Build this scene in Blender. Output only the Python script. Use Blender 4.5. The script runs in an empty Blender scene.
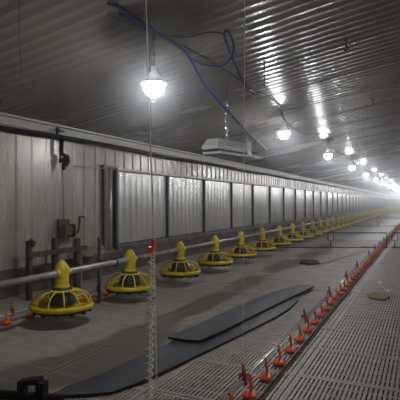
import bpy, math, random
from mathutils import Vector, Matrix
random.seed(7)

# ------------------------------------------------------------------ camera, world, exposure
S = bpy.context.scene
COL = S.collection
FPX, HOR, HC = 480.0, 202.0, 0.907          # focal length in pixels, horizon row, eye height
PSI = math.atan(222.0 / FPX)                # camera turned left of the hall axis (+Y)
cd = bpy.data.cameras.new('camera'); cam = bpy.data.objects.new('camera', cd); COL.objects.link(cam)
cam.location = (0, 0, HC); cam.rotation_euler = (math.pi / 2, 0, PSI)
cd.sensor_width = 36; cd.lens = FPX / 400 * 36; cd.shift_y = (HOR - 200) / 400
cd.clip_start = .02; cd.clip_end = 300
S.camera = cam
W = bpy.data.worlds.new('world'); S.world = W; W.use_nodes = True
W.node_tree.nodes['Background'].inputs[0].default_value = (.02, .02, .025, 1)
W.node_tree.nodes['Background'].inputs[1].default_value = 1
vs = S.view_settings
vs.view_transform = 'Standard'; vs.look = 'None'; vs.gamma = 1; vs.use_curve_mapping = False
vs.exposure = 0.0
HAZE = .013
LAMP_STRENGTH = 225.0

sP, cP = math.sin(PSI), math.cos(PSI)
def ray(px, py):
    u = (px - 200) / FPX; v = (HOR - py) / FPX
    return Vector((-sP + u * cP, cP + u * sP, v))
def at_z(px, py, z=0.0):
    d = ray(px, py); return Vector((0, 0, HC)) + d * ((z - HC) / d.z)
def at_x(px, py, x):
    d = ray(px, py); return Vector((0, 0, HC)) + d * (x / d.x)
def t_of(px, h):                            # hall-axis position of image column px on the plane x=-h
    d = 422.0 - px; z = FPX * h / (cP * d); return (z - h * sP) / cP

# ------------------------------------------------------------------ materials
def new_mat(name):
    m = bpy.data.materials.new(name); m.use_nodes = True
    nt = m.node_tree; b = nt.nodes['Principled BSDF']; return m, nt, b
def noise_mat(name, c1, c2, rough=.6, metal=0.0, scale=(3, 3, 3), bump=0.0, detail=4, spec=.5, rvar=0.0, lo=.35, hi=.65):
    m, nt, b = new_mat(name)
    g = nt.nodes.new('ShaderNodeNewGeometry')
    mp = nt.nodes.new('ShaderNodeMapping'); mp.inputs['Scale'].default_value = scale
    n = nt.nodes.new('ShaderNodeTexNoise'); n.inputs['Scale'].default_value = 1; n.inputs['Detail'].default_value = detail
    r = nt.nodes.new('ShaderNodeValToRGB')
    r.color_ramp.elements[0].position = lo; r.color_ramp.elements[1].position = hi
    r.color_ramp.elements[0].color = (*c1, 1); r.color_ramp.elements[1].color = (*c2, 1)
    L = nt.links.new
    L(g.outputs['Position'], mp.inputs[0]); L(mp.outputs[0], n.inputs['Vector']); L(n.outputs[0], r.inputs[0])
    L(r.outputs[0], b.inputs['Base Color'])
    b.inputs['Roughness'].default_value = rough; b.inputs['Metallic'].default_value = metal
    b.inputs['Specular IOR Level'].default_value = spec
    if rvar:
        mr = nt.nodes.new('ShaderNodeMapRange'); mr.inputs['To Min'].default_value = rough - rvar; mr.inputs['To Max'].default_value = rough + rvar
        L(n.outputs[0], mr.inputs[0]); L(mr.outputs[0], b.inputs['Roughness'])
    if bump:
        bp = nt.nodes.new('ShaderNodeBump'); bp.inputs['Strength'].default_value = bump; bp.inputs['Distance'].default_value = .01
        L(n.outputs[0], bp.inputs['Height']); L(bp.outputs[0], b.inputs['Normal'])
    return m
def slat_mat(name, c1, c2, cd_, rough):
    """plastic slats: dusty, with damp stains in a band under the feeder line"""
    m, nt, b = new_mat(name); L = nt.links.new; N = nt.nodes.new
    g = N('ShaderNodeNewGeometry'); sp = N('ShaderNodeSeparateXYZ'); L(g.outputs['Position'], sp.inputs[0])
    n1 = N('ShaderNodeTexNoise'); n1.inputs['Scale'].default_value = 9; n1.inputs['Detail'].default_value = 6; L(g.outputs['Position'], n1.inputs['Vector'])
    r1 = N('ShaderNodeValToRGB'); r1.color_ramp.elements[0].position = .3; r1.color_ramp.elements[1].position = .7
    r1.color_ramp.elements[0].color = (*c1, 1); r1.color_ramp.elements[1].color = (*c2, 1); L(n1.outputs[0], r1.inputs[0])
    # damp patches
    mp = N('ShaderNodeMapping'); mp.inputs['Scale'].default_value = (1.6, .75, 1); L(g.outputs['Position'], mp.inputs[0])
    n2 = N('ShaderNodeTexNoise'); n2.inputs['Scale'].default_value = 1; n2.inputs['Detail'].default_value = 3; L(mp.outputs[0], n2.inputs['Vector'])
    ad = N('ShaderNodeMath'); ad.operation = 'ADD'; ad.inputs[1].default_value = 1.78; L(sp.outputs['X'], ad.inputs[0])
    ab = N('ShaderNodeMath'); ab.operation = 'ABSOLUTE'; L(ad.outputs[0], ab.inputs[0])
    mr = N('ShaderNodeMapRange'); mr.inputs['From Min'].default_value = .05; mr.inputs['From Max'].default_value = .42
    mr.inputs['To Min'].default_value = .2; mr.inputs['To Max'].default_value = -.12; L(ab.outputs[0], mr.inputs[0])
    su = N('ShaderNodeMath'); su.operation = 'ADD'; L(n2.outputs[0], su.inputs[0]); L(mr.outputs[0], su.inputs[1])
    st = N('ShaderNodeMapRange'); st.interpolation_type = 'SMOOTHSTEP'; st.inputs['From Min'].default_value = .58; st.inputs['From Max'].default_value = .66
    L(su.outputs[0], st.inputs[0])
    mx = N('ShaderNodeMix'); mx.data_type = 'RGBA'; L(st.outputs[0], mx.inputs[0]); L(r1.outputs[0], mx.inputs[6]); mx.inputs[7].default_value = (*cd_, 1)
    L(mx.outputs[2], b.inputs['Base Color'])
    mr2 = N('ShaderNodeMapRange'); mr2.inputs['To Min'].default_value = rough; mr2.inputs['To Max'].default_value = rough - .12
    L(st.outputs[0], mr2.inputs[0]); L(mr2.outputs[0], b.inputs['Roughness'])
    b.inputs['Specular IOR Level'].default_value = .35
    return m
def emit_mat(name, col, s):
    m, nt, b = new_mat(name); b.inputs['Base Color'].default_value = (.9, .9, .9, 1)
    b.inputs['Emission Color'].default_value = (*col, 1); b.inputs['Emission Strength'].default_value = s; return m

M = {}
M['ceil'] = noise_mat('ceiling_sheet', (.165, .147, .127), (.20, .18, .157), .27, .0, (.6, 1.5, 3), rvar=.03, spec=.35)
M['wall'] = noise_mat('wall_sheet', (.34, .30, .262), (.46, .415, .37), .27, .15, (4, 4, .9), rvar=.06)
M['panel'] = noise_mat('panel_sheet', (.50, .485, .46), (.66, .645, .62), .21, .5, (4, 3, .8), rvar=.04)
M['kerb'] = noise_mat('kerb_concrete', (.07, .06, .05), (.14, .12, .10), .9, 0, (5, 5, 9), bump=.4)
M['trim'] = noise_mat('eave_flashing', (.34, .31, .28), (.46, .43, .39), .45, .15, (4, 2, 6))
M['slat'] = slat_mat('floor_slat', (.29, .245, .205), (.38, .33, .285), (.16, .135, .115), .5)
M['litter'] = slat_mat('floor_litter', (.22, .19, .16), (.29, .255, .22), (.14, .118, .10), .62)
M['far'] = slat_mat('far_floor', (.22, .195, .17), (.29, .26, .23), (.16, .135, .115), .5)
M['slot'] = noise_mat('slot_fill', (.18, .15, .125), (.23, .195, .165), .9, 0, (8, 8, 8))  # mid-dark sheet put into the open slots so they stay short of black
M['pit'] = noise_mat('pit_litter', (.02, .016, .013), (.045, .036, .03), .95, 0, (6, 6, 6))
M['yellow'] = noise_mat('yellow_plastic', (.50, .36, .012), (.68, .50, .02), .42, 0, (14, 14, 14))
M['dark'] = noise_mat('dark_plastic', (.018, .016, .014), (.035, .03, .027), .6, 0, (12, 12, 12))
M['red'] = noise_mat('red_plastic', (.84, .12, .035), (.95, .17, .05), .4, 0, (20, 20, 20))
M['galv'] = noise_mat('galvanised_pipe', (.52, .52, .51), (.68, .68, .67), .32, .4, (9, 9, 9), rvar=.08)
M['tube'] = noise_mat('feed_tube_steel', (.27, .27, .265), (.38, .38, .37), .42, .35, (9, 9, 9), rvar=.06)
M['waterpipe'] = noise_mat('water_pipe', (.68, .68, .67), (.8, .8, .79), .2, .5, (9, 9, 9))
M['clip'] = noise_mat('clip_red', (.36, .05, .025), (.48, .07, .035), .5, 0, (20, 20, 20))
M['steel'] = noise_mat('dull_steel', (.10, .10, .10), (.17, .17, .165), .5, .5, (9, 9, 9))
M['post'] = noise_mat('frame_post', (.045, .045, .048), (.08, .08, .085), .5, .4, (9, 9, 9))
M['rust'] = noise_mat('rusty_steel', (.055, .035, .025), (.11, .075, .055), .8, .1, (20, 20, 9), bump=.3)
M['board'] = noise_mat('weathered_board', (.19, .16, .13), (.28, .24, .20), .85, 0, (20, 4, 20))
M['black'] = noise_mat('black_rubber', (.010, .010, .011), (.02, .02, .021), .75, 0, (20, 20, 20), spec=.2)
M['mat'] = noise_mat('rubber_mat', (.03, .035, .04), (.07, .077, .084), .36, 0, (7, 4, 7), rvar=.07)
M['matedge'] = noise_mat('mat_edge', (.008, .008, .009), (.014, .014, .015), .6)  # black rim, also standing in for the gap shadow under the mats
M['blue'] = noise_mat('blue_hose', (.008, .03, .2), (.014, .05, .3), .6, 0, (20, 20, 20), spec=.2)
M['navy'] = noise_mat('navy_cable', (.005, .01, .055), (.008, .018, .09), .65, 0, (20, 20, 20), spec=.2)
M['rope'] = noise_mat('rope', (.80, .74, .65), (.9, .85, .76), .8, 0, (30, 30, 60))
M['heater'] = noise_mat('heater_sheet', (.50, .50, .48), (.62, .62, .60), .38, .3, (9, 9, 9), rvar=.08)
M['chrome'] = noise_mat('bright_steel', (.6, .6, .6), (.75, .75, .75), .2, .9, (9, 9, 9))
M['card'] = noise_mat('brown_card', (.22, .16, .09), (.32, .24, .15), .85, 0, (12, 12, 12))
M['winch'] = noise_mat('winch_green', (.07, .065, .04), (.15, .135, .085), .6, .2, (25, 25, 25))
M['lampbody'] = noise_mat('lamp_body', (.55, .55, .56), (.7, .7, .71), .5)
M['bulb'] = emit_mat('bulb_glow', (.94, .97, 1.0), LAMP_STRENGTH)
M['grey_line'] = noise_mat('thin_wire', (.05, .05, .05), (.09, .09, .09), .6, .3)

# ------------------------------------------------------------------ mesh helpers
class MB:
    def __init__(s): s.v = []; s.f = []; s.mi = []; s.sm = []
    def quad(s, pts, mi=0, sm=False):
        i = len(s.v); s.v += [tuple(p) for p in pts]; s.f.append(tuple(range(i, i + len(pts)))); s.mi.append(mi); s.sm.append(sm)
    def box(s, c, d, R=None, mi=0, bottom=True):
        c = Vector(c); hx, hy, hz = d[0] / 2, d[1] / 2, d[2] / 2
        P = [Vector((a * hx, b * hy, e * hz)) for e in (-1, 1) for b in (-1, 1) for a in (-1, 1)]
        if R is not None: P = [R @ p for p in P]
        i = len(s.v); s.v += [tuple(c + p) for p in P]
        F = [(4, 5, 7, 6), (0, 1, 5, 4), (1, 3, 7, 5), (3, 2, 6, 7), (2, 0, 4, 6)]
        if bottom: F.append((0, 2, 3, 1))
        for f in F: s.f.append(tuple(i + k for k in f)); s.mi.append(mi); s.sm.append(False)
    def tube(s, pts, r, n=8, mi=0, closed=False, caps=True):
        pts = [Vector(p) for p in pts]; m = len(pts); rs = r if isinstance(r, (list, tuple)) else [r] * m
        up = None; rings = []
        for k, p in enumerate(pts):
            if closed: d = pts[(k + 1) % m] - pts[k - 1]
            else: d = pts[min(k + 1, m - 1)] - pts[max(k - 1, 0)]
            d.normalize()
            if up is None: up = Vector((0, 0, 1)) if abs(d.z) < .9 else Vector((1, 0, 0))
            up = (up - d * up.dot(d)); up.normalize(); sd = d.cross(up)
            i = len(s.v)
            for q in range(n):
                a = 2 * math.pi * q / n; s.v.append(tuple(p + (up * math.cos(a) + sd * math.sin(a)) * rs[k]))
            rings.append(i)
        for k in range(m if closed else m - 1):
            A, B = rings[k], rings[(k + 1) % m]
            for q in range(n):
                s.f.append((A + q, B + q, B + (q + 1) % n, A + (q + 1) % n)); s.mi.append(mi); s.sm.append(True)
        if caps and not closed:
            s.f.append(tuple(rings[0] + q for q in range(n))); s.mi.append(mi); s.sm.append(False)
            s.f.append(tuple(rings[-1] + q for q in reversed(range(n)))); s.mi.append(mi); s.sm.append(False)
    def lathe(s, prof, n=24, c=(0, 0, 0), mi=0, sm=True):
        rings = []
        for r, z in prof:
            i = len(s.v); rings.append(i)
            for q in range(n):
                a = 2 * math.pi * q / n; s.v.append((c[0] + r * math.cos(a), c[1] + r * math.sin(a), c[2] + z))
        for A, B in zip(rings, rings[1:]):
            for q in range(n):
                s.f.append((A + q, A + (q + 1) % n, B + (q + 1) % n, B + q)); s.mi.append(mi); s.sm.append(sm)
    def mesh(s, name, mats):
        me = bpy.data.meshes.new(name); me.from_pydata(s.v, [], s.f)
        for m in (mats if isinstance(mats, list) else [mats]): me.materials.append(m)
        me.polygons.foreach_set('material_index', s.mi); me.polygons.foreach_set('use_smooth', s.sm); me.update(); return me
    def build(s, name, mats, parent=None):
        return put(name, s.mesh(name, mats), parent)
def put(name, me, parent=None, loc=None):
    o = bpy.data.objects.new(name, me); COL.objects.link(o)
    if parent: o.parent = parent
    if loc: o.location = loc
    return o
def empty(name, loc=(0, 0, 0), rz=0):
    o = bpy.data.objects.new(name, None); COL.objects.link(o); o.location = loc; o.rotation_euler = (0, 0, rz); o.empty_display_size = .1; return o
def tag(o, label=None, cat=None, group=None, kind=None):
    for k, v in (('label', label), ('category', cat), ('group', group), ('kind', kind)):
        if v: o[k] = v
    return o
def copy_tree(o, parent=None):
    c = o.copy(); COL.objects.link(c); c.parent = parent
    for ch in KIDS.get(o.name, []):
        copy_tree_child(ch, c)
    return c
def copy_tree_child(o, parent):
    c = o.copy(); COL.objects.link(c); c.parent = parent
    for ch in KIDS.get(o.name, []): copy_tree_child(ch, c)
KIDS = {}
def kid(parent, o): KIDS.setdefault(parent.name, []).append(o); return o
def smooth(pts, sub=6):
    pts = [Vector(p) for p in pts]; out = []
    for i in range(len(pts) - 1):
        p0 = pts[max(i - 1, 0)]; p1 = pts[i]; p2 = pts[i + 1]; p3 = pts[min(i + 2, len(pts) - 1)]
        for k in range(sub):
            t = k / sub
            out.append(.5 * ((2 * p1) + (p2 - p0) * t + (2 * p0 - 5 * p1 + 4 * p2 - p3) * t * t + (3 * p1 - p0 - 3 * p2 + p3) * t ** 3))
    out.append(pts[-1]); return out

# ------------------------------------------------------------------ the hall
XL, XR, Y0, Y1 = -3.6, 5.2, -6.0, 104.0
RIDGE = .8; PITCH = .17; ZE = 1.72
def zc(x): return ZE + PITCH * ((x - XL) if x < RIDGE else (RIDGE - XL) - (x - RIDGE))

# ceiling: ribs run up the slope, from eave to ridge
RP = .115                                    # shallow V ribs, slopes 3 to 9 degrees, a deeper lap every eight
SEG = [0, .1, .2, .3, .4, .5]
def rib_h(f): return RP * (.068 * f + .065 * f * f)
mb = MB(); ys = []; k = 0
y = Y0
while y < Y1:
    amp = 1.5 if k % 8 == 0 else 1.0
    for f in SEG[:-1]: ys.append((y + f * RP, amp * rib_h(f)))
    for f in reversed(SEG[1:]): ys.append((y + (1 - f) * RP, amp * rib_h(f)))
    y += RP; k += 1
xs = [XL - .05, RIDGE, XR + .05]
for yy, pr in ys:
    for x in xs: mb.v.append((x, yy, zc(x) - pr))
for j in range(len(ys) - 1):
    for i in range(2):
        a = j * 3 + i; mb.f.append((a, a + 3, a + 4, a + 1)); mb.mi.append(0); mb.sm.append(False)
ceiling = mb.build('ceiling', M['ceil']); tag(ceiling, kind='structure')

# side walls: vertical ribbed sheet
def ribbed(xw, side, y0, y1, z0, z1, pitch, depth, name, mat, parent=None):
    m = MB(); pts = []; y = y0
    while y < y1 - 1e-6:
        for f, d in ((0, 0), (.60, 0), (.68, 1), (.86, 1), (.94, 0)): 
            if y + f * pitch < y1: pts.append((y + f * pitch, d * depth))
        # faint stiffening groove in the flat
        y += pitch
    pts.append((y1, 0))
    for yy, d in pts: m.v += [(xw + side * d, yy, z0), (xw + side * d, yy, z1)]
    for j in range(len(pts) - 1):
        a = 2 * j; m.f.append((a, a + 1, a + 3, a + 2) if side > 0 else (a, a + 2, a + 3, a + 1)); m.mi.append(0); m.sm.append(False)
    return m.build(name, mat, parent)
wall_left = ribbed(XL, 1, Y0, Y1, .26, ZE + .04, .208, .014, 'wall_left', M['wall']); tag(wall_left, kind='structure')
wall_right = ribbed(XR, -1, Y0, Y1, 0, ZE + .04, .208, .014, 'wall_right', M['wall']); tag(wall_right, kind='structure')
for nm, yy in (('wall_back', Y0), ('wall_far', Y1)):
    m = MB(); m.quad([(XL, yy, -.4), (XR, yy, -.4), (XR, yy, zc(XR) + .03), (RIDGE, yy, zc(RIDGE) + .03), (XL, yy, zc(XL) + .03)])
    tag(m.build(nm, M['wall']), kind='structure')
m = MB(); m.box((XL - .04, (Y0 + Y1) / 2, -.07), (.16, Y1 - Y0, .66)); tag(m.build('baseboard_left', M['kerb']), kind='structure')
# eave flashing: a stepped pale band
m = MB(); m.box((XL + .025, (Y0 + Y1) / 2, 1.675), (.05, Y1 - Y0, .075)); m.box((XL + .05, (Y0 + Y1) / 2, 1.72), (.10, Y1 - Y0, .022))
tag(m.build('trim_1', M['trim']), kind='structure')

# vent panels framed on the left wall
PT0 = t_of(115, 3.57); PDT = FPX * 3.57 * .00066 / cP ** 2
ZB, ZT = .335, 1.325
npan = int((Y1 - .5 - PT0) / PDT)
def panel_mesh():
    m = MB(); w = PDT - .05; n = 9; p = w / n; pts = []
    for k in range(n):
        for f in [q / 12 for q in range(12)]: pts.append((k * p + f * p, (.004) * (.5 - .5 * math.cos(2 * math.pi * f)) ** 2))
    pts.append((w, 0))
    for yy, d in pts: m.v += [(d, yy, ZB + .04), (d, yy, ZT - .03)]
    for j in range(len(pts) - 1):
        a = 2 * j; m.f.append((a, a + 1, a + 3, a + 2)); m.mi.append(0); m.sm.append(True)
    return m.mesh('panel', M['panel'])
pm = panel_mesh(); m = MB(); m.box((0, 0, (ZB + ZT) / 2), (.05, .045, ZT - ZB)); pom = m.mesh('post', M['post'])
m = MB(); m.box((0, PDT / 2, ZT), (.055, PDT - .01, .032)); trm = m.mesh('top_rail', M['trim'])
m = MB(); m.box((0, PDT / 2, ZB), (.06, PDT - .01, .055)); brm = m.mesh('bottom_rail', M['steel'])
for k in range(npan + 1):
    yy = PT0 + k * PDT
    put('post', pom, wall_left, (XL + .04, yy, 0))
    if k < npan:
        put('panel', pm, wall_left, (XL + .028, yy + .025, 0))
        put('top_rail', trm, wall_left, (XL + .04, yy, 0)); put('bottom_rail', brm, wall_left, (XL + .04, yy, 0))
m = MB(); m.tube([(XL + .05, PT0 - .13, ZB - .03), (XL + .05, PT0 - .13, ZT + .03)], .022, 10); m.build('drop_pipe', M['galv'], wall_left)
m = MB(); m.box((XL + .03, PT0 - .24, (ZB + ZT) / 2 + .02), (.03, .03, ZT - ZB + .05)); m.build('edge_strip', M['post'], wall_left)
m = MB(); m.box((XL + .035, PT0 - .13, ZT + .02), (.05, .30, .03)); m.build('head_bracket', M['steel'], wall_left)

# floor: slatted tiles over a dark pit; caked and too far to tell slots beyond
TW, TL = .6, .5
fx0, fx1, fy0, fy1 = XL, XL + 9 * TW, -1.0, -1.0 + 26 * TL
m = MB()
m.quad([(fx0, Y0, -.35), (fx1, Y0, -.35), (fx1, fy1, -.35), (fx0, fy1, -.35)], 1)
m.quad([(fx0, fy1, 0), (XR, fy1, 0), (XR, Y1, 0), (fx0, Y1, 0)], 0)
m.quad([(fx1, Y0, 0), (XR, Y0, 0), (XR, fy1, 0), (fx1, fy1, 0)], 0)
m.quad([(fx0, Y0, 0), (fx1, Y0, 0), (fx1, fy0, 0), (fx0, fy0, 0)], 0)
m.quad([(fx0, fy1, -.35), (fx1, fy1, -.35), (fx1, fy1, 0), (fx0, fy1, 0)], 1)
m.quad([(fx1, fy0, -.35), (fx1, fy1, -.35), (fx1, fy1, 0), (fx1, fy0, 0)], 1)
floor = m.build('floor', [M['far'], M['pit']]); tag(floor, kind='structure')
def tile_mesh(fill):
    m = MB(); g = .003; D = .03
    for sx in (g, TW - g - .014): m.box((sx + .007, TL / 2, -D / 2), (.014, TL - 2 * g, D), bottom=False)
    for sy in (g, TL - g - .02): m.box((TW / 2, sy + .01, -D / 2 + .001), (TW - 2 * g, .02, D), bottom=False)
    n = 27
    for k in range(1, n):
        m.box((g + k * (TW - 2 * g) / n, TL / 2, -D / 2), (.0140, TL - .03, D), bottom=False)
    for k in range(1, 5): m.box((TW / 2, k * TL / 5, -D / 2 - .0008), (TW - .03, .016, D), bottom=False)
    if fill is not None: m.quad([(g, g, -fill), (TW - g, g, -fill), (TW - g, TL - g, -fill), (g, TL - g, -fill)], 1)
    return m.mesh('slat_tile', [M['slat'], M['litter'] if fill and fill < .008 else M['slot']])
t_open, t_half, t_full = tile_mesh(.013), tile_mesh(.010), tile_mesh(.004)
for i in range(9):
    for j in range(26):
        xc = fx0 + (i + .5) * TW
        me = t_full if xc < -1.2 else (t_half if j > 12 else t_open)
        o = put('slat_tile', me, floor, (fx0 + i * TW, fy0 + j * TL, random.uniform(-.002, .001)))

# ------------------------------------------------------------------ feeder line
HF = 2.45
def pan_feeder():
    r = empty('pan_feeder')
    m = MB()                                               # drop tube with peaked saddle cap
    m.lathe([(.05, .27), (.05, .38)], 20)
    m.lathe([(.05, .38), (.052, .40), (.048, .425), (.022, .462), (.012, .47), (.0, .472)], 20)
    m.lathe([(.056, .27), (.056, .285), (.05, .288)], 20)
    tw = kid(r, m.build('drop_tube', M['yellow'], r))
    m = MB(); m.tube([(-.0, -.075, .378), (0, .075, .378)], .032, 14); kid(tw, m.build('saddle', M['yellow'], tw))
    m = MB(); m.lathe([(.0, .268), (.072, .268), (.075, .256), (.072, .246), (.0, .246)], 20); kid(r, m.build('collar', M['dark'], r))
    m = MB()                                               # cage: hub ring, curved spokes
    m.lathe([(.062, .252), (.085, .254), (.095, .244), (.088, .238), (.062, .240)], 28)
    for k in range(12):
        a = 2 * math.pi * (k + .5) / 12; c, s_ = math.cos(a), math.sin(a)
        pr = [(.088, .246), (.135, .240), (.178, .218), (.205, .185), (.219, .14)]
        m.tube(smooth([(c * q, s_ * q, z) for q, z in pr], 2), .0066, 5, caps=False)
    kid(r, m.build('grill', M['yellow'], r))
    m = MB()                                               # ring that carries the spokes and the pan lip
    m.lathe([(.212, .150), (.221, .153), (.231, .146), (.234, .130), (.229, .118), (.215, .114), (.206, .124), (.212, .150)], 36)
    kid(r, m.build('rim', M['yellow'], r))
    m = MB(); m.lathe([(.222, .12), (.214, .100), (.170, .088), (.0, .086)], 32); 
    for k in range(12):
        a = 2 * math.pi * k / 12; m.box((.19 * math.cos(a), .19 * math.sin(a), .092), (.05, .012, .016), Matrix.Rotation(a, 3, 'Z'))
    kid(r, m.build('pan', M['dark'], r))
    m = MB(); m.lathe([(.205, .118), (.165, .108), (.12, .116), (.075, .138), (.045, .150), (.0, .152)], 28); kid(r, m.build('feed_cone', M['yellow'], r))
    m = MB(); m.lathe([(.070, .248), (.088, .21), (.100, .16), (.100, .150), (.08, .150)], 24); kid(r, m.build('cage_shade_drum', M['dark'], r))  # dark drum: shade inside the cage put into its colour
    return r
feeder = pan_feeder()
ORD = ['first', 'second', 'third', 'fourth', 'fifth', 'sixth', 'seventh', 'eighth', 'ninth', 'tenth', 'eleventh', 'twelfth', 'thirteenth', 'fourteenth', 'fifteenth', 'sixteenth', 'seventeenth', 'eighteenth']
fd = [360, 292, 242, 207, 181, 160, 143, 130]
def t_d(d, h): return (FPX * h / (cP * d) - h * sP) / cP
FT0 = t_d(360, HF)
ft = [t_d(q, HF) for q in fd]
while ft[-1] < 62: ft.append(ft[-1] + 1.0)
for i, t in enumerate(ft):
    o = feeder if i == 0 else copy_tree(feeder)
    o.location = (-HF, t, 0); o.rotation_euler = (0, 0, 0)
    if i == 0: lab = 'large nearest yellow pan feeder, in front of the brown posts'
    elif i < 18: lab = f'{ORD[i]} yellow pan feeder from the left along the grey feed tube'
    else: lab = 'small distant yellow pan feeder past the eighteenth in the row'
    tag(o, lab, 'feeder', 'yellow pan feeders along the feed tube')
m = MB(); k = 0
m.tube([(-HF, Y0 + .1, .378), (-HF, ft[-1] + 1, .378)], .0235, 14)
ft_o = empty('feed_tube'); tag(ft_o, 'grey galvanised feed tube running through the yellow pan feeders', 'pipe')
m.build('tube', M['tube'], ft_o)
m = MB(); m.tube([(0, -.05, 0), (0, .05, 0)], .028, 14); cpl = m.mesh('coupling', M['steel'])
y = .9
while y < 40: put('coupling', cpl, ft_o, (-HF, y, .378)); y += 3.0

# ------------------------------------------------------------------ drinker lines
def drinker_line(name, h, y0, y1, zp, hangers, label, phase, side):
    root = empty(name, (-h, 0, 0)); tag(root, label, 'water line')
    m = MB(); m.tube([(0, y0, zp), (0, y1, zp)], .010, 10); m.build('water_pipe', M['waterpipe'], root)
    m = MB(); m.tube([(0, y0, zp + .022), (0, y1, zp + .017)], .004, 6); m.build('support_rail', M['waterpipe'], root)
    # cup with arm
    c = MB(); c.lathe([(.0, .006), (.024, .004), (.035, .013), (.039, .024), (.036, .024), (.030, .013), (.0, .010)], 16, (.008 * side, 0, 0))
    c.lathe([(.013, .014), (.010, .028), (.0, .03)], 10, (.008 * side, 0, 0))
    cm = c.mesh('drinker_cup', M['red'])
    a = MB(); a.tube(smooth([(.008 * side, 0, .024), (.014 * side, 0, .040), (.016 * side, 0, .056), (.010 * side, 0, zp - .012), (0, 0, zp - .004)], 3), .0075, 6)
    a.box((0, 0, zp), (.03, .022, .03)); am = a.mesh('cup_arm', M['red'])
    y = phase
    while y < y1:
        q = put('drinker_cup', cm, root, (0, y, 0)); put('cup_arm', am, q); y += .2465
    hm = MB(); hm.box((0, 0, zp + .012), (.034, .02, .05)); hm.tube(smooth([(0, 0, zp + .03), (.004, 0, zp + .045), (0, .004, zp + .062), (0, 0, zp + .078)], 2), [.010] * 4 + [.007] * 3, 6)
    hh = hm.mesh('hanger_clip', M['clip'])
    for t in hangers: put('hanger_clip', hh, root, (0, t, 0))
    return root
HD, ZP = .73, .100
t1 = t_d(422 - 264, HD)
hang = [t_d(422 - q, HD) for q in (243, 304, 329, 346, 357, 369)]
while hang[-1] < 40: hang.append(hang[-1] + 1.0)
drinker_line('drinker_line', HD, Y0 + .3, 45, ZP, hang, 'water pipe with red drinker cups running down the slatted floor at right', t1 - 8 * .2465, 1)
HD2 = 2.80
t2 = t_d(422 - 30, HD2)
hang2 = [t_d(422 - 12, HD2), t_d(422 - 98, HD2)]
while hang2[-1] < 40: hang2.append(hang2[-1] + 3.0)
drinker_line('drinker_line', HD2, Y0 + .3, 60, .068, hang2, 'water pipe with red drinker cups behind the yellow pan feeders', t2 - 6 * .2465, 1)

# suspension ropes of the right drinker line
def rope(px_list, x, r, label, zend=None, name='suspension_rope', mat='rope', cat='rope', group=None):
    pts = [at_x(a, b, x) for a, b in px_list]
    top = pts[0].copy(); top.z = zc(top.x) - .012; pts.insert(0, top)
    if zend is not None: e = pts[-1].copy(); e.z = zend; pts.append(e)
    m = MB(); m.tube(pts, r, 6); return tag(m.build(name, M[mat], None), label, cat, group)
rp = rope([(146, 0), (150, 130), (154, 240), (157, 400)], -HD, .0022, 'pale suspension rope beside the white spiral coil', .135)
tt = hang[0]
m = MB(); m.tube([(-HD, tt + .03, zc(-HD) - .012), (-HD, tt, .175)], .0014, 5); tag(m.build('suspension_string', M['rope']), 'thin pale string down to the nearest red hanger clip', 'string')
# spiral coil of slack cord beside the rope, red clip at its head
top = at_x(151.5, 252, -HD); bot = at_x(148, 400, -HD); bot.z -= .12
root = empty('cord_coil', bot); tag(root, 'white spiral coil of slack cord under a red clip', 'coil')
pts = []; n = 26 * 8; L_ = top - bot
for k in range(n + 1):
    a = 2 * math.pi * k / 8; q = L_ * (k / n); pts.append(q + Vector((math.cos(a) * .0105, math.sin(a) * .0105, 0)))
m = MB(); m.tube(pts, .0031, 5); m.build('spiral', M['rope'], root)
m = MB(); m.tube([Vector((0, 0, 0)), L_ + Vector((0, 0, .01))], .0022, 5); m.build('core_cord', M['rope'], root)
m = MB(); m.box(L_ + Vector((0, 0, .005)), (.02, .02, .022)); m.box(L_ + Vector((.008, 0, .022)), (.008, .014, .03)); m.build('clip', M['red'], root)
# small red nipple tag by the rope
# ------------------------------------------------------------------ lamps
HL = 1.6
def lamp():
    r = empty('hanging_lamp')
    m = MB(); R_ = .066
    prof = [(0, -R_)] + [(R_ * math.cos(a), R_ * math.sin(a)) for a in [math.radians(q) for q in range(-80, 16, 10)]] + [(.057, .026)]
    prof[0] = (.001, -R_)
    m.lathe(prof, 24); kid(r, m.build('bulb', M['bulb'], r))
    m = MB(); m.lathe([(.0, .029), (.057, .026), (.084, .018), (.087, .021), (.06, .04), (.045, .07), (.035, .085), (.024, .10), (.02, .135), (.0, .137)], 20); kid(r, m.build('shield_socket', M['lampbody'], r))  # skirt widened to keep the bulb's light off the ceiling
    return r
lp = lamp()
lt = [t_d(q, HL) for q in (268, 138, 94, 70, 56, 46, 39)]
while lt[-1] < 98: lt.append(lt[-1] + 3.3)
for i, t in enumerate(lt):
    o = lp if i == 0 else copy_tree(lp)
    z = HC + (.429 if i == 0 else .493) * HL / cP
    o.location = (-HL, t, z)
    if i == 0: lab = 'large glaring white lamp bulb, nearest, left of the grey heater'
    elif i == 1: lab = 'glaring white lamp bulb on blue cable right of the grey heater'
    elif i < 10: lab = f'{ORD[i]} glaring white lamp bulb from the left along the ceiling'
    else: lab = 'tiny distant white lamp bulb past the tenth in the row'
    tag(o, lab, 'lamp', 'hanging lamps along the ceiling')
    m = MB(); zt = zc(-HL) - .012
    m.tube(smooth([(0, 0, .13), (.006, .004, .13 + (zt - z - .13) * .35), (-.006, 0, .13 + (zt - z - .13) * .65), (0, 0, zt - z)], 3), .0045, 5)
    if i == 0: m.lathe([(.0, .30), (.012, .31), (.014, .34), (.006, .37), (0, .375)], 8); m.lathe([(.0, .20), (.009, .21), (.01, .24), (.0, .26)], 8)
    m.build('lamp_cord', M['black'], o)
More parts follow.
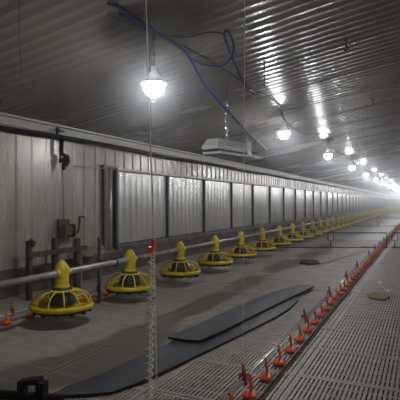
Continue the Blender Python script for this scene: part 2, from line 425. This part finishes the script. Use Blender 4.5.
for y in (lt[0] - 6.52,):  # unseen lamp added behind the viewpoint as fill light
    o = copy_tree(lp); o.location = (-HL, y, HC + .493 * HL / cP); tag(o, 'white fill lamp added unseen behind the viewpoint', 'lamp', 'fill lamps added behind the viewpoint')
# the matching row on the other side of the ridge
XR2 = 2 * RIDGE + HL
for i in range(30):
    o = copy_tree(lp); o.location = (XR2, -3.2 + 3.3 * i, HC + .493 * HL / cP)
    tag(o, 'white lamp bulb of the second row, beyond the ridge at right', 'lamp', 'lamps of the right-hand row')
    m = MB(); z = o.location.z; zt = zc(XR2) - .012; m.tube([(0, 0, .13), (0, 0, zt - z)], .0045, 5); m.build('lamp_cord', M['black'], o)

# ------------------------------------------------------------------ cables and hoses by the ceiling
def cable(pix, r, mat, name, label, cat='cable', sub=6):
    pts = []
    for a, b, x in pix:
        p = at_x(a, b, x); p.z = min(p.z, zc(p.x) - .02); pts.append(p)
    m = MB(); m.tube(smooth(pts, sub), r, 7); return tag(m.build(name, M[mat]), label, cat)
cable([(108, -8, -1.62), (119, 1, -1.60), (137, 12, -1.6), (155, 25, -1.6), (181, 49, -1.6), (197, 62, -1.57), (213, 66, -1.45), (223, 65, -1.35), (231, 58, -1.24), (234, 47, -1.2), (231, 36, -1.18), (227, 30.5, -1.17), (224.5, 35, -1.19), (228, 47, -1.23), (234, 61, -1.3), (242, 79, -1.37), (252, 90, -1.42), (268, 96, -1.48), (280, 107, -1.55), (283, 117, -1.6)],
      .0095, 'navy', 'power_cable', 'dark blue looped cable running along the ceiling to the second lamp')
cable([(120, -3, -1.64), (138, 8, -1.63), (157, 23, -1.62), (185, 52, -1.62), (203, 82, -1.6), (222, 105, -1.58), (243, 128, -1.58), (258, 142, -1.6), (266, 149.5, -1.62)],
      .0105, 'blue', 'gas_hose', 'bright blue hose sagging from the ceiling to the grey heater', 'hose')
cable([(155, 21, -1.62), (185, 28, -1.5), (210, 32, -1.3), (225, 34, -1.2)], .0042, 'black', 'thin_cable', 'thin black cable strung from the first lamp to the loop')
cable([(168, 34, -1.6), (195, 52, -1.55), (222, 68, -1.48), (236, 77, -1.42), (248, 88, -1.41)], .0055, 'black', 'black_cable', 'black cable crossing the blue hose toward the second lamp')
cable([(107, 0, -1.7), (125, 12, -1.68), (146, 23, -1.65)], .0035, 'grey_line', 'thin_wire', 'thin grey wire on the ceiling left of the blue hose', 'wire')
cable([(284, 118, -1.6), (297, 131, -1.56), (312, 134, -1.5), (326, 127, -1.46), (333, 124, -1.46), (334, 131, -1.5), (331, 140, -1.56), (328, 150, -1.6)], .0085, 'black', 'lamp_cable', 'black cable sagging between the second and third lamps')
for i in range(2, 8):
    a, b = lt[i], lt[i + 1]; zt = zc(-HL) - .03
    m = MB(); m.tube(smooth([(-HL, a, HC + .493 * HL / cP + .13), (-HL + .05, a + .8, zt - .12), (-HL + .1, (a + b) / 2, zt - .09), (-HL + .06, b - .6, zt), (-HL, b, zt)], 4), .008, 6)
    tag(m.build('lamp_cable', M['black']), f'black cable sagging between the {ORD[i]} and {ORD[i+1]} lamps', 'cable')
# taped connector on the cable
p = at_x(253, 91.5, -1.40); root = empty('cable_connector', p); tag(root, 'shiny taped connector on the dark blue cable', 'connector')
m = MB(); m.tube([(-.025, -.045, .014), (.0, .0, 0), (.02, .05, -.012)], [.012, .016, .011], 8); m.build('sleeve', M['chrome'], root)
m = MB(); m.tube([(-.02, -.04, -.005), (.01, .02, -.022)], .006, 6); m.build('clamp', M['black'], root)

# ceiling hooks, hanging wires
def hook(px, py, x, lab, drop=.12):
    p = at_x(px, py, x); p.z = zc(x) - .012; root = empty('ceiling_hook', p); tag(root, lab, 'hook')
    m = MB(); m.lathe([(.0, .004), (.028, .002), (.028, -.012), (.012, -.02), (0, -.02)], 12); m.build('plate', M['steel'], root)
    m = MB(); m.tube(smooth([(0, 0, -.015), (0, 0, -.05), (.018, 0, -.07), (.0, 0, -.088), (-.016, 0, -.075)], 3), .006, 6); m.build('hook_loop', M['black'], root)
def on_ceiling(px, py):
    d = ray(px, py); k = (ZE + PITCH * (0 - XL) - HC) / (d.z - PITCH * d.x); return d.x * k
hook(346, 38, on_ceiling(346, 38), 'dark hook on the ceiling at upper right, nearest')
hook(373, 98, on_ceiling(373, 98), 'small dark hook on the ceiling right of the glints')
m = MB(); p = at_x(18, 0, -1.75); m.tube([(p.x, p.y, zc(p.x) - .012), (p.x, p.y + .02, 1.52)], .0022, 5); tag(m.build('hanging_wire', M['grey_line']), 'thin dark wire hanging from the ceiling at upper left', 'wire')
p = at_x(264.5, 60, on_ceiling(264.5, 59)); m = MB(); m.tube([(p.x, p.y, zc(p.x) - .012), (p.x, p.y, 1.88)], .0035, 5); tag(m.build('hanging_wire', M['grey_line']), 'short dark wire hanging above the second lamp', 'wire')

# ------------------------------------------------------------------ heater between the first two lamps
A = Vector((0, 0, 0)); Rw = Vector((cP, sP, 0)); Fw = Vector((-sP, cP, 0))
def cam_pt(px, py, z): return Vector((0, 0, HC)) + Rw * ((px - 200) / FPX * z) + Fw * z + Vector((0, 0, (HOR - py) / FPX * z))
e1 = cam_pt(211, 152.5, 4.25); e2 = cam_pt(254, 158.5, 4.82); mid = (e1 + e2) / 2; ln = (e2 - e1).length
ang = math.atan2((e2 - e1).y, (e2 - e1).x)
root = empty('gas_heater', (mid.x, mid.y, e1.z), ang); tag(root, 'grey sheet metal gas heater hung on a chain under the ceiling', 'heater')
m = MB(); m.box((0, -.08, .0), (ln, .016, .022)); m.box((0, .08, 0), (ln, .016, .022)); m.box((-ln / 2 + .02, 0, 0), (.02, .2, .02)); m.box((ln / 2 - .02, 0, 0), (.02, .2, .02)); m.box((.22, 0, 0), (.02, .2, .02)); m.build('base_frame', M['heater'], root)
m = MB()
bx0, bx1, w, z0, z1 = -ln / 2 - .02, .10, .085, .03, .125
lo = [(bx0, -w), (bx1, -w), (bx1, w), (bx0, w)]; hi = [(bx0 + .05, -w * .8), (bx1 - .02, -w * .8), (bx1 - .02, w * .8), (bx0 + .05, w * .8)]
for k in range(4):
    a, b = lo[k], lo[(k + 1) % 4]; c, d = hi[(k + 1) % 4], hi[k]
    m.quad([(*a, z0), (*b, z0), (*b, z0 + .035), (*a, z0 + .035)]); m.quad([(*a, z0 + .035), (*b, z0 + .035), (*c, z1), (*d, z1)])
m.quad([(*q, z1) for q in hi]); m.quad([(*q, z0) for q in reversed(lo)]); m.build('housing', M['heater'], root)
m = MB(); m.box((-.13, 0, .020), (.46, .17, .02)); m.build('radiant_plate', M['dark'], root)
m = MB(); m.box((.19, 0, .08), (.10, .10, .14)); m.box((.17, -.03, .185), (.022, .022, .075)); m.box((.22, .0, .18), (.022, .022, .065)); m.build('valve_box', M['chrome'], root)
m = MB(); m.tube([(.22, 0, .055), (.33, 0, .057), (.44, .0, .055)], .013, 8); m.build('gas_inlet', M['black'], root)
m = MB(); m.tube(smooth([(-.16, 0, .115), (-.155, 0, .15), (-.10, 0, .155), (-.06, 0, .115)], 4), .007, 6); m.build('bail', M['steel'], root)
ch = cam_pt(227, 143, 4.45); zt = zc(ch.x) - .012
root2 = empty('heater_chain', (ch.x, ch.y, e1.z + .155)); tag(root2, 'bright steel chain and cord holding the grey heater', 'chain')
for k in range(10):
    m = MB(); a = (k % 2) * math.pi / 2; pts = []
    for q in range(10):
        b = 2 * math.pi * q / 10; pts.append((math.cos(b) * .015 * math.cos(a), math.cos(b) * .015 * math.sin(a), .02 + k * .034 + math.sin(b) * .024))
    m.tube(pts, .0058, 5, closed=True); m.build('chain_link', M['chrome'], root2)
m = MB(); m.tube([(0, 0, .35), (0, 0, zt - e1.z - .155)], .004, 5); m.tube([(.03, 0, .0), (.032, .0, .15), (.006, 0, .3)], .003, 5); m.build('cord', M['grey_line'], root2)

# ------------------------------------------------------------------ things on the left wall
m = MB(); pts = [(XL + .075, Y0 + .1, 1.60)]
y = Y0 + .6
while y < Y1 - .5: pts.append((XL + .075, y, 1.597 + .010 * math.sin(y * 1.7) * (1 if y < 30 else 0))); y += .6
m.tube(pts, .023, 8); tag(m.build('eave_pipe', M['black']), 'long black pipe running along the top of the white wall', 'pipe')
t = t_of(62, 3.56)
root = empty('cable_pulley', (XL + .05, t, 1.36)); tag(root, 'black pulley with cord knot hanging high on the left wall', 'pulley')
m = MB(); m.tube([(0, -.03, .0), (.03, -.03, 0)], .03, 14); m.build('wheel', M['black'], root)
m = MB(); m.tube(smooth([(.02, -.035, .22), (.02, -.04, .08), (.03, .0, .05), (.04, .01, .0), (.03, -.02, -.06), (.03, -.01, -.10)], 3), .022, 7); m.tube(smooth([(.03, .03, .06), (.045, .035, .0), (.03, .01, -.06)], 3), .02, 6); m.build('cord_knot', M['black'], root)
m = MB(); m.tube([(XL + .06, t + .05, 1.32), (XL + .05, t + 1.2, 1.315)], .004, 5); tag(m.build('wall_wire', M['galv']), 'thin wire along the wall between pulley and first panel', 'wire')
m = MB(); m.box((XL + .10, t_of(60, 3.5), 1.665), (.03, .11, .02)); m.box((XL + .1, t_of(59, 3.5) - .02, 1.66), (.03, .02, .07)); tag(m.build('eave_clamp', M['dark']), 'small dark clamp on the pale eave band above the pulley', 'clamp')
# winch
t = t_of(67, 3.52)
root = empty('hand_winch', (XL + .015, t, .50)); tag(root, 'greenish hand winch with crank bolted to the left wall', 'winch')
m = MB(); m.box((.02, 0, .09), (.03, .17, .26)); m.build('back_plate', M['winch'], root)
m = MB(); m.tube([(.035, -.02, .10), (.12, -.02, .10)], .055, 14); m.build('drum', M['winch'], root)
m = MB(); m.box((.08, .075, .09), (.09, .02, .14)); m.build('side_cheek', M['winch'], root)
m = MB(); m.box((.08, -.085, .09), (.09, .02, .14)); m.build('side_cheek', M['winch'], root)
m = MB(); m.tube(smooth([(.10, .08, .06), (.13, .11, .08), (.14, .12, .2), (.14, .12, .24), (.14, .2, .24)], 3), .011, 6); m.build('crank', M['rust'], root)
m = MB(); m.tube([(.05, -.03, .2), (.05, -.05, .75)], .004, 5); m.build('winch_cable', M['grey_line'], root)
# brown post rack behind the feeder
root = empty('post_rack', (-3.3, t_of(55, 3.3), 0)); tag(root, 'brown rusty post rack with cross rail standing by the wall', 'rack')
yo = root.location.y
for px, zt, wd in ((29, .547, .04), (55, .554, .05), (77, .525, .055)):
    m = MB(); m.box((0, t_of(px, 3.3) - yo, zt / 2), (.05, wd, zt)); m.build('post', M['rust'], root)
ya, yb = t_of(25, 3.3) - yo, t_of(84, 3.3) - yo
m = MB(); m.box((.035, (ya + yb) / 2, .418), (.03, yb - ya, .05)); m.build('cross_rail', M['rust'], root)
m = MB(); m.tube(smooth([(.03, t_of(30, 3.3) - yo, .50), (.04, t_of(31, 3.3) - yo, .53), (.02, t_of(28, 3.3) - yo, .56)], 3), .018, 6); m.build('wire_tie', M['rust'], root)
m = MB(); ya, yb = t_of(79, 3.42), t_of(103, 3.42); m.box((-3.42, (ya + yb) / 2, .36), (.03, yb - ya, .07)); m.box((-3.445, yb - .04, .195), (.03, .05, .39)); m.box((-3.445, ya + .04, .195), (.03, .05, .39)); tag(m.build('board_barrier', M['board']), 'pale weathered board on two short stakes beside the rack', 'board')
root = empty('feed_tube_stand', (-2.62, t_of(99, 2.62), 0)); tag(root, 'thin dark upright stake holding the feed tube', 'stand')
m = MB(); m.box((0, 0, .295), (.022, .022, .59)); m.build('stake', M['rust'], root)
m = MB(); m.box((.09, 0, .378), (.16, .03, .03)); m.tube([(.17 + .034 * math.cos(a), 0, .378 + .034 * math.sin(a)) for a in [2 * math.pi * q / 12 for q in range(12)]], .008, 6, closed=True); m.build('tube_clamp', M['post'], root)

# ------------------------------------------------------------------ mats and litter on the floor
def sheet(name, pix, label, cat='mat', th=.006, lift=0.0, mats=('mat', 'matedge'), curl=0.0):
    pts = [at_z(a, b, 0) for a, b in pix]; n = len(pts); m = MB(); zb = .002 + lift
    c = sum(pts, Vector()) / n
    ring = []
    for p in pts: ring.append(p)
    # slightly wavy sheet: centre fan with an inner ring
    inner = [c + (p - c) * .93 for p in ring]
    random.seed(len(label)); zz = [zb + th + curl * random.uniform(.2, 1) for _ in ring]
    for k in range(n):
        j = (k + 1) % n
        m.quad([(ring[k].x, ring[k].y, zz[k]), (ring[j].x, ring[j].y, zz[j]), (inner[j].x, inner[j].y, zb + th + curl * .25), (inner[k].x, inner[k].y, zb + th + curl * .25)], 0)
        m.quad([(ring[k].x, ring[k].y, zz[k] - th), (ring[j].x, ring[j].y, zz[j] - th), (ring[j].x, ring[j].y, zz[j]), (ring[k].x, ring[k].y, zz[k])], 1)
    m.quad([(p.x, p.y, zb + th + curl * .25) for p in inner], 0); m.quad([(p.x, p.y, zb) for p in reversed(ring)], 1)
    return tag(m.build(name, [M[mats[0]], M[mats[1]]]), label, cat)
sheet('rubber_mat', [(50, 399), (85, 397.5), (112, 395), (140, 385), (170, 371), (205, 354), (240, 337), (275, 319), (290, 310), (298, 302), (296, 297), (280, 303), (240, 318), (200, 331), (150, 355), (110, 373), (70, 388)],
      'long dark grey rubber mat lying along the slatted floor', curl=.004, th=.012)
sheet('rubber_mat', [(168, 342), (185, 344.5), (200, 345.5), (222, 336), (250, 321), (280, 306), (300, 296), (314, 289), (305, 287.5), (290, 289), (262, 298), (225, 315), (195, 329)],
      'shorter dark rubber mat overlapping the long one behind it', lift=.016, curl=.006, th=.012)
sheet('rubber_scrap', [(299, 263.5), (308, 265.5), (320, 264.5), (318, 261.8), (305, 261.2)], 'small black scrap of rubber on the floor beyond the mats', cat='scrap', curl=.02, mats=('black', 'matedge'))
sheet('plastic_strip', [(316, 263), (324, 263.6), (345, 257.5), (366, 252), (369, 250.2), (358, 250.8), (338, 256)], 'pale grey strip lying on the floor beside the black scrap', cat='strip', curl=.004, mats=('litter', 'litter'))
sheet('card_piece', [(367, 295), (370, 298.5), (383, 300.5), (391, 297.5), (384, 294.5), (374, 292.5)], 'torn brown card piece on the slatted floor at right', cat='card', curl=.007, mats=('card', 'card'))
for k, (a, b) in enumerate([(378, 283), (386, 291.5)]):
    sheet('paper_scrap', [(a, b), (a + 2.5, b + .8), (a + 3.5, b - .4), (a + 1, b - 1)], ['tiny pale scrap above the brown card piece', 'tiny pale scrap touching the brown card piece'][k], cat='scrap', curl=.006, mats=('rope', 'rope'))

# dark pipe with clamp in the lower left corner
a = at_z(-25, 392.5, .045); b = at_z(62, 399.5, .045)
root = empty('clamped_pipe', ((a.x + b.x) / 2, (a.y + b.y) / 2, 0)); tag(root, 'black pipe with a square clamp on the floor at lower left', 'pipe')
o0 = root.location.copy()
m = MB(); m.tube([a - o0, b - o0], .021, 12); m.build('pipe', M['black'], root)
dr = (b - a).normalized(); R = Matrix((dr, Vector((-dr.y, dr.x, 0)), Vector((0, 0, 1)))).transposed()
c0 = at_z(33, 398, .045) - o0
m = MB()
m.box(c0 + R @ Vector((-.05, 0, .025)), (.026, .05, .10), R); m.box(c0 + R @ Vector((.042, 0, .02)), (.036, .05, .11), R)
m.box(c0 + R @ Vector((0, 0, .075)), (.075, .05, .024), R @ Matrix.Rotation(-.15, 3, 'Y')); m.box(c0 + R @ Vector((0, 0, -.022)), (.12, .06, .03), R)
m.build('clamp', M['black'], root)

# ------------------------------------------------------------------ low divider fences across the hall
def fence(z, pxs, label, r=.011, height=.30):
    """pxs: bar from px0 to px1; frame from px2 to px3"""
    a = cam_pt(pxs[0], 0, z); b = cam_pt(pxs[1], 0, z + .0); c = cam_pt(pxs[2], 0, z); d = cam_pt(pxs[3], 0, z)
    g = lambda p, zz: Vector((p.x, p.y, zz))
    root = empty('divider_fence', g((a + b) / 2, 0)); tag(root, label, 'fence'); o0 = root.location.copy()
    m = MB(); m.tube([g(a, r) - o0, g(b, r) - o0], r, 6); m.build('bottom_bar', M['post'], root)
    m = MB(); m.tube([g(c, height) - o0, g(d, height) - o0], r, 6); m.build('top_bar', M['post'], root)
    m = MB(); m.tube([g(d, height) - o0, g(d, r) - o0], r, 6); m.build('upright', M['post'], root)
    e = c + (d - c).normalized() * .05
    m = MB(); m.tube([g(e, height * .5) - o0, g(e, r) - o0], r, 6); m.build('upright', M['post'], root)
    e2 = c + (d - c).normalized() * .11
    m = MB(); m.tube([g(c, height) - o0, g(c, height * .48) - o0, g(e2, height * .48) - o0, g(e2, height) - o0], r, 6); m.build('end_loop', M['post'], root)
fence(9.47, (268, 388, 328, 386.5), 'low dark wire divider frame, nearest, left of the red drinkers')
fence(9.47, (391.5, 470, 392, 468), 'low dark wire divider frame at right edge, nearest')
fence(18.0, (352, 420, 377, 418), 'low dark wire divider frame farther down the hall')
fence(29.0, (372, 440, 386, 438), 'farthest small wire divider frame near the far end')

# ------------------------------------------------------------------ dust haze that fills the hall, its scatter shaped to imitate lamp glare
m = MB(); m.box(((XL + XR) / 2, (Y0 + Y1) / 2, 1.33), (XR - XL + .3, Y1 - Y0 + .3, 3.6))
hz = bpy.data.materials.new('dust_haze'); hz.use_nodes = True; nt = hz.node_tree; nt.nodes.clear()
out = nt.nodes.new('ShaderNodeOutputMaterial'); vsn = nt.nodes.new('ShaderNodeVolumeScatter')
vsn.inputs['Density'].default_value = HAZE; vsn.inputs['Anisotropy'].default_value = .93; vsn.inputs['Color'].default_value = (.93, .96, 1, 1)
nt.links.new(vsn.outputs[0], out.inputs['Volume'])
tag(m.build('haze', hz), 'thin dusty haze filling the long hall, shaped to halo the lamps', 'haze', kind='stuff')
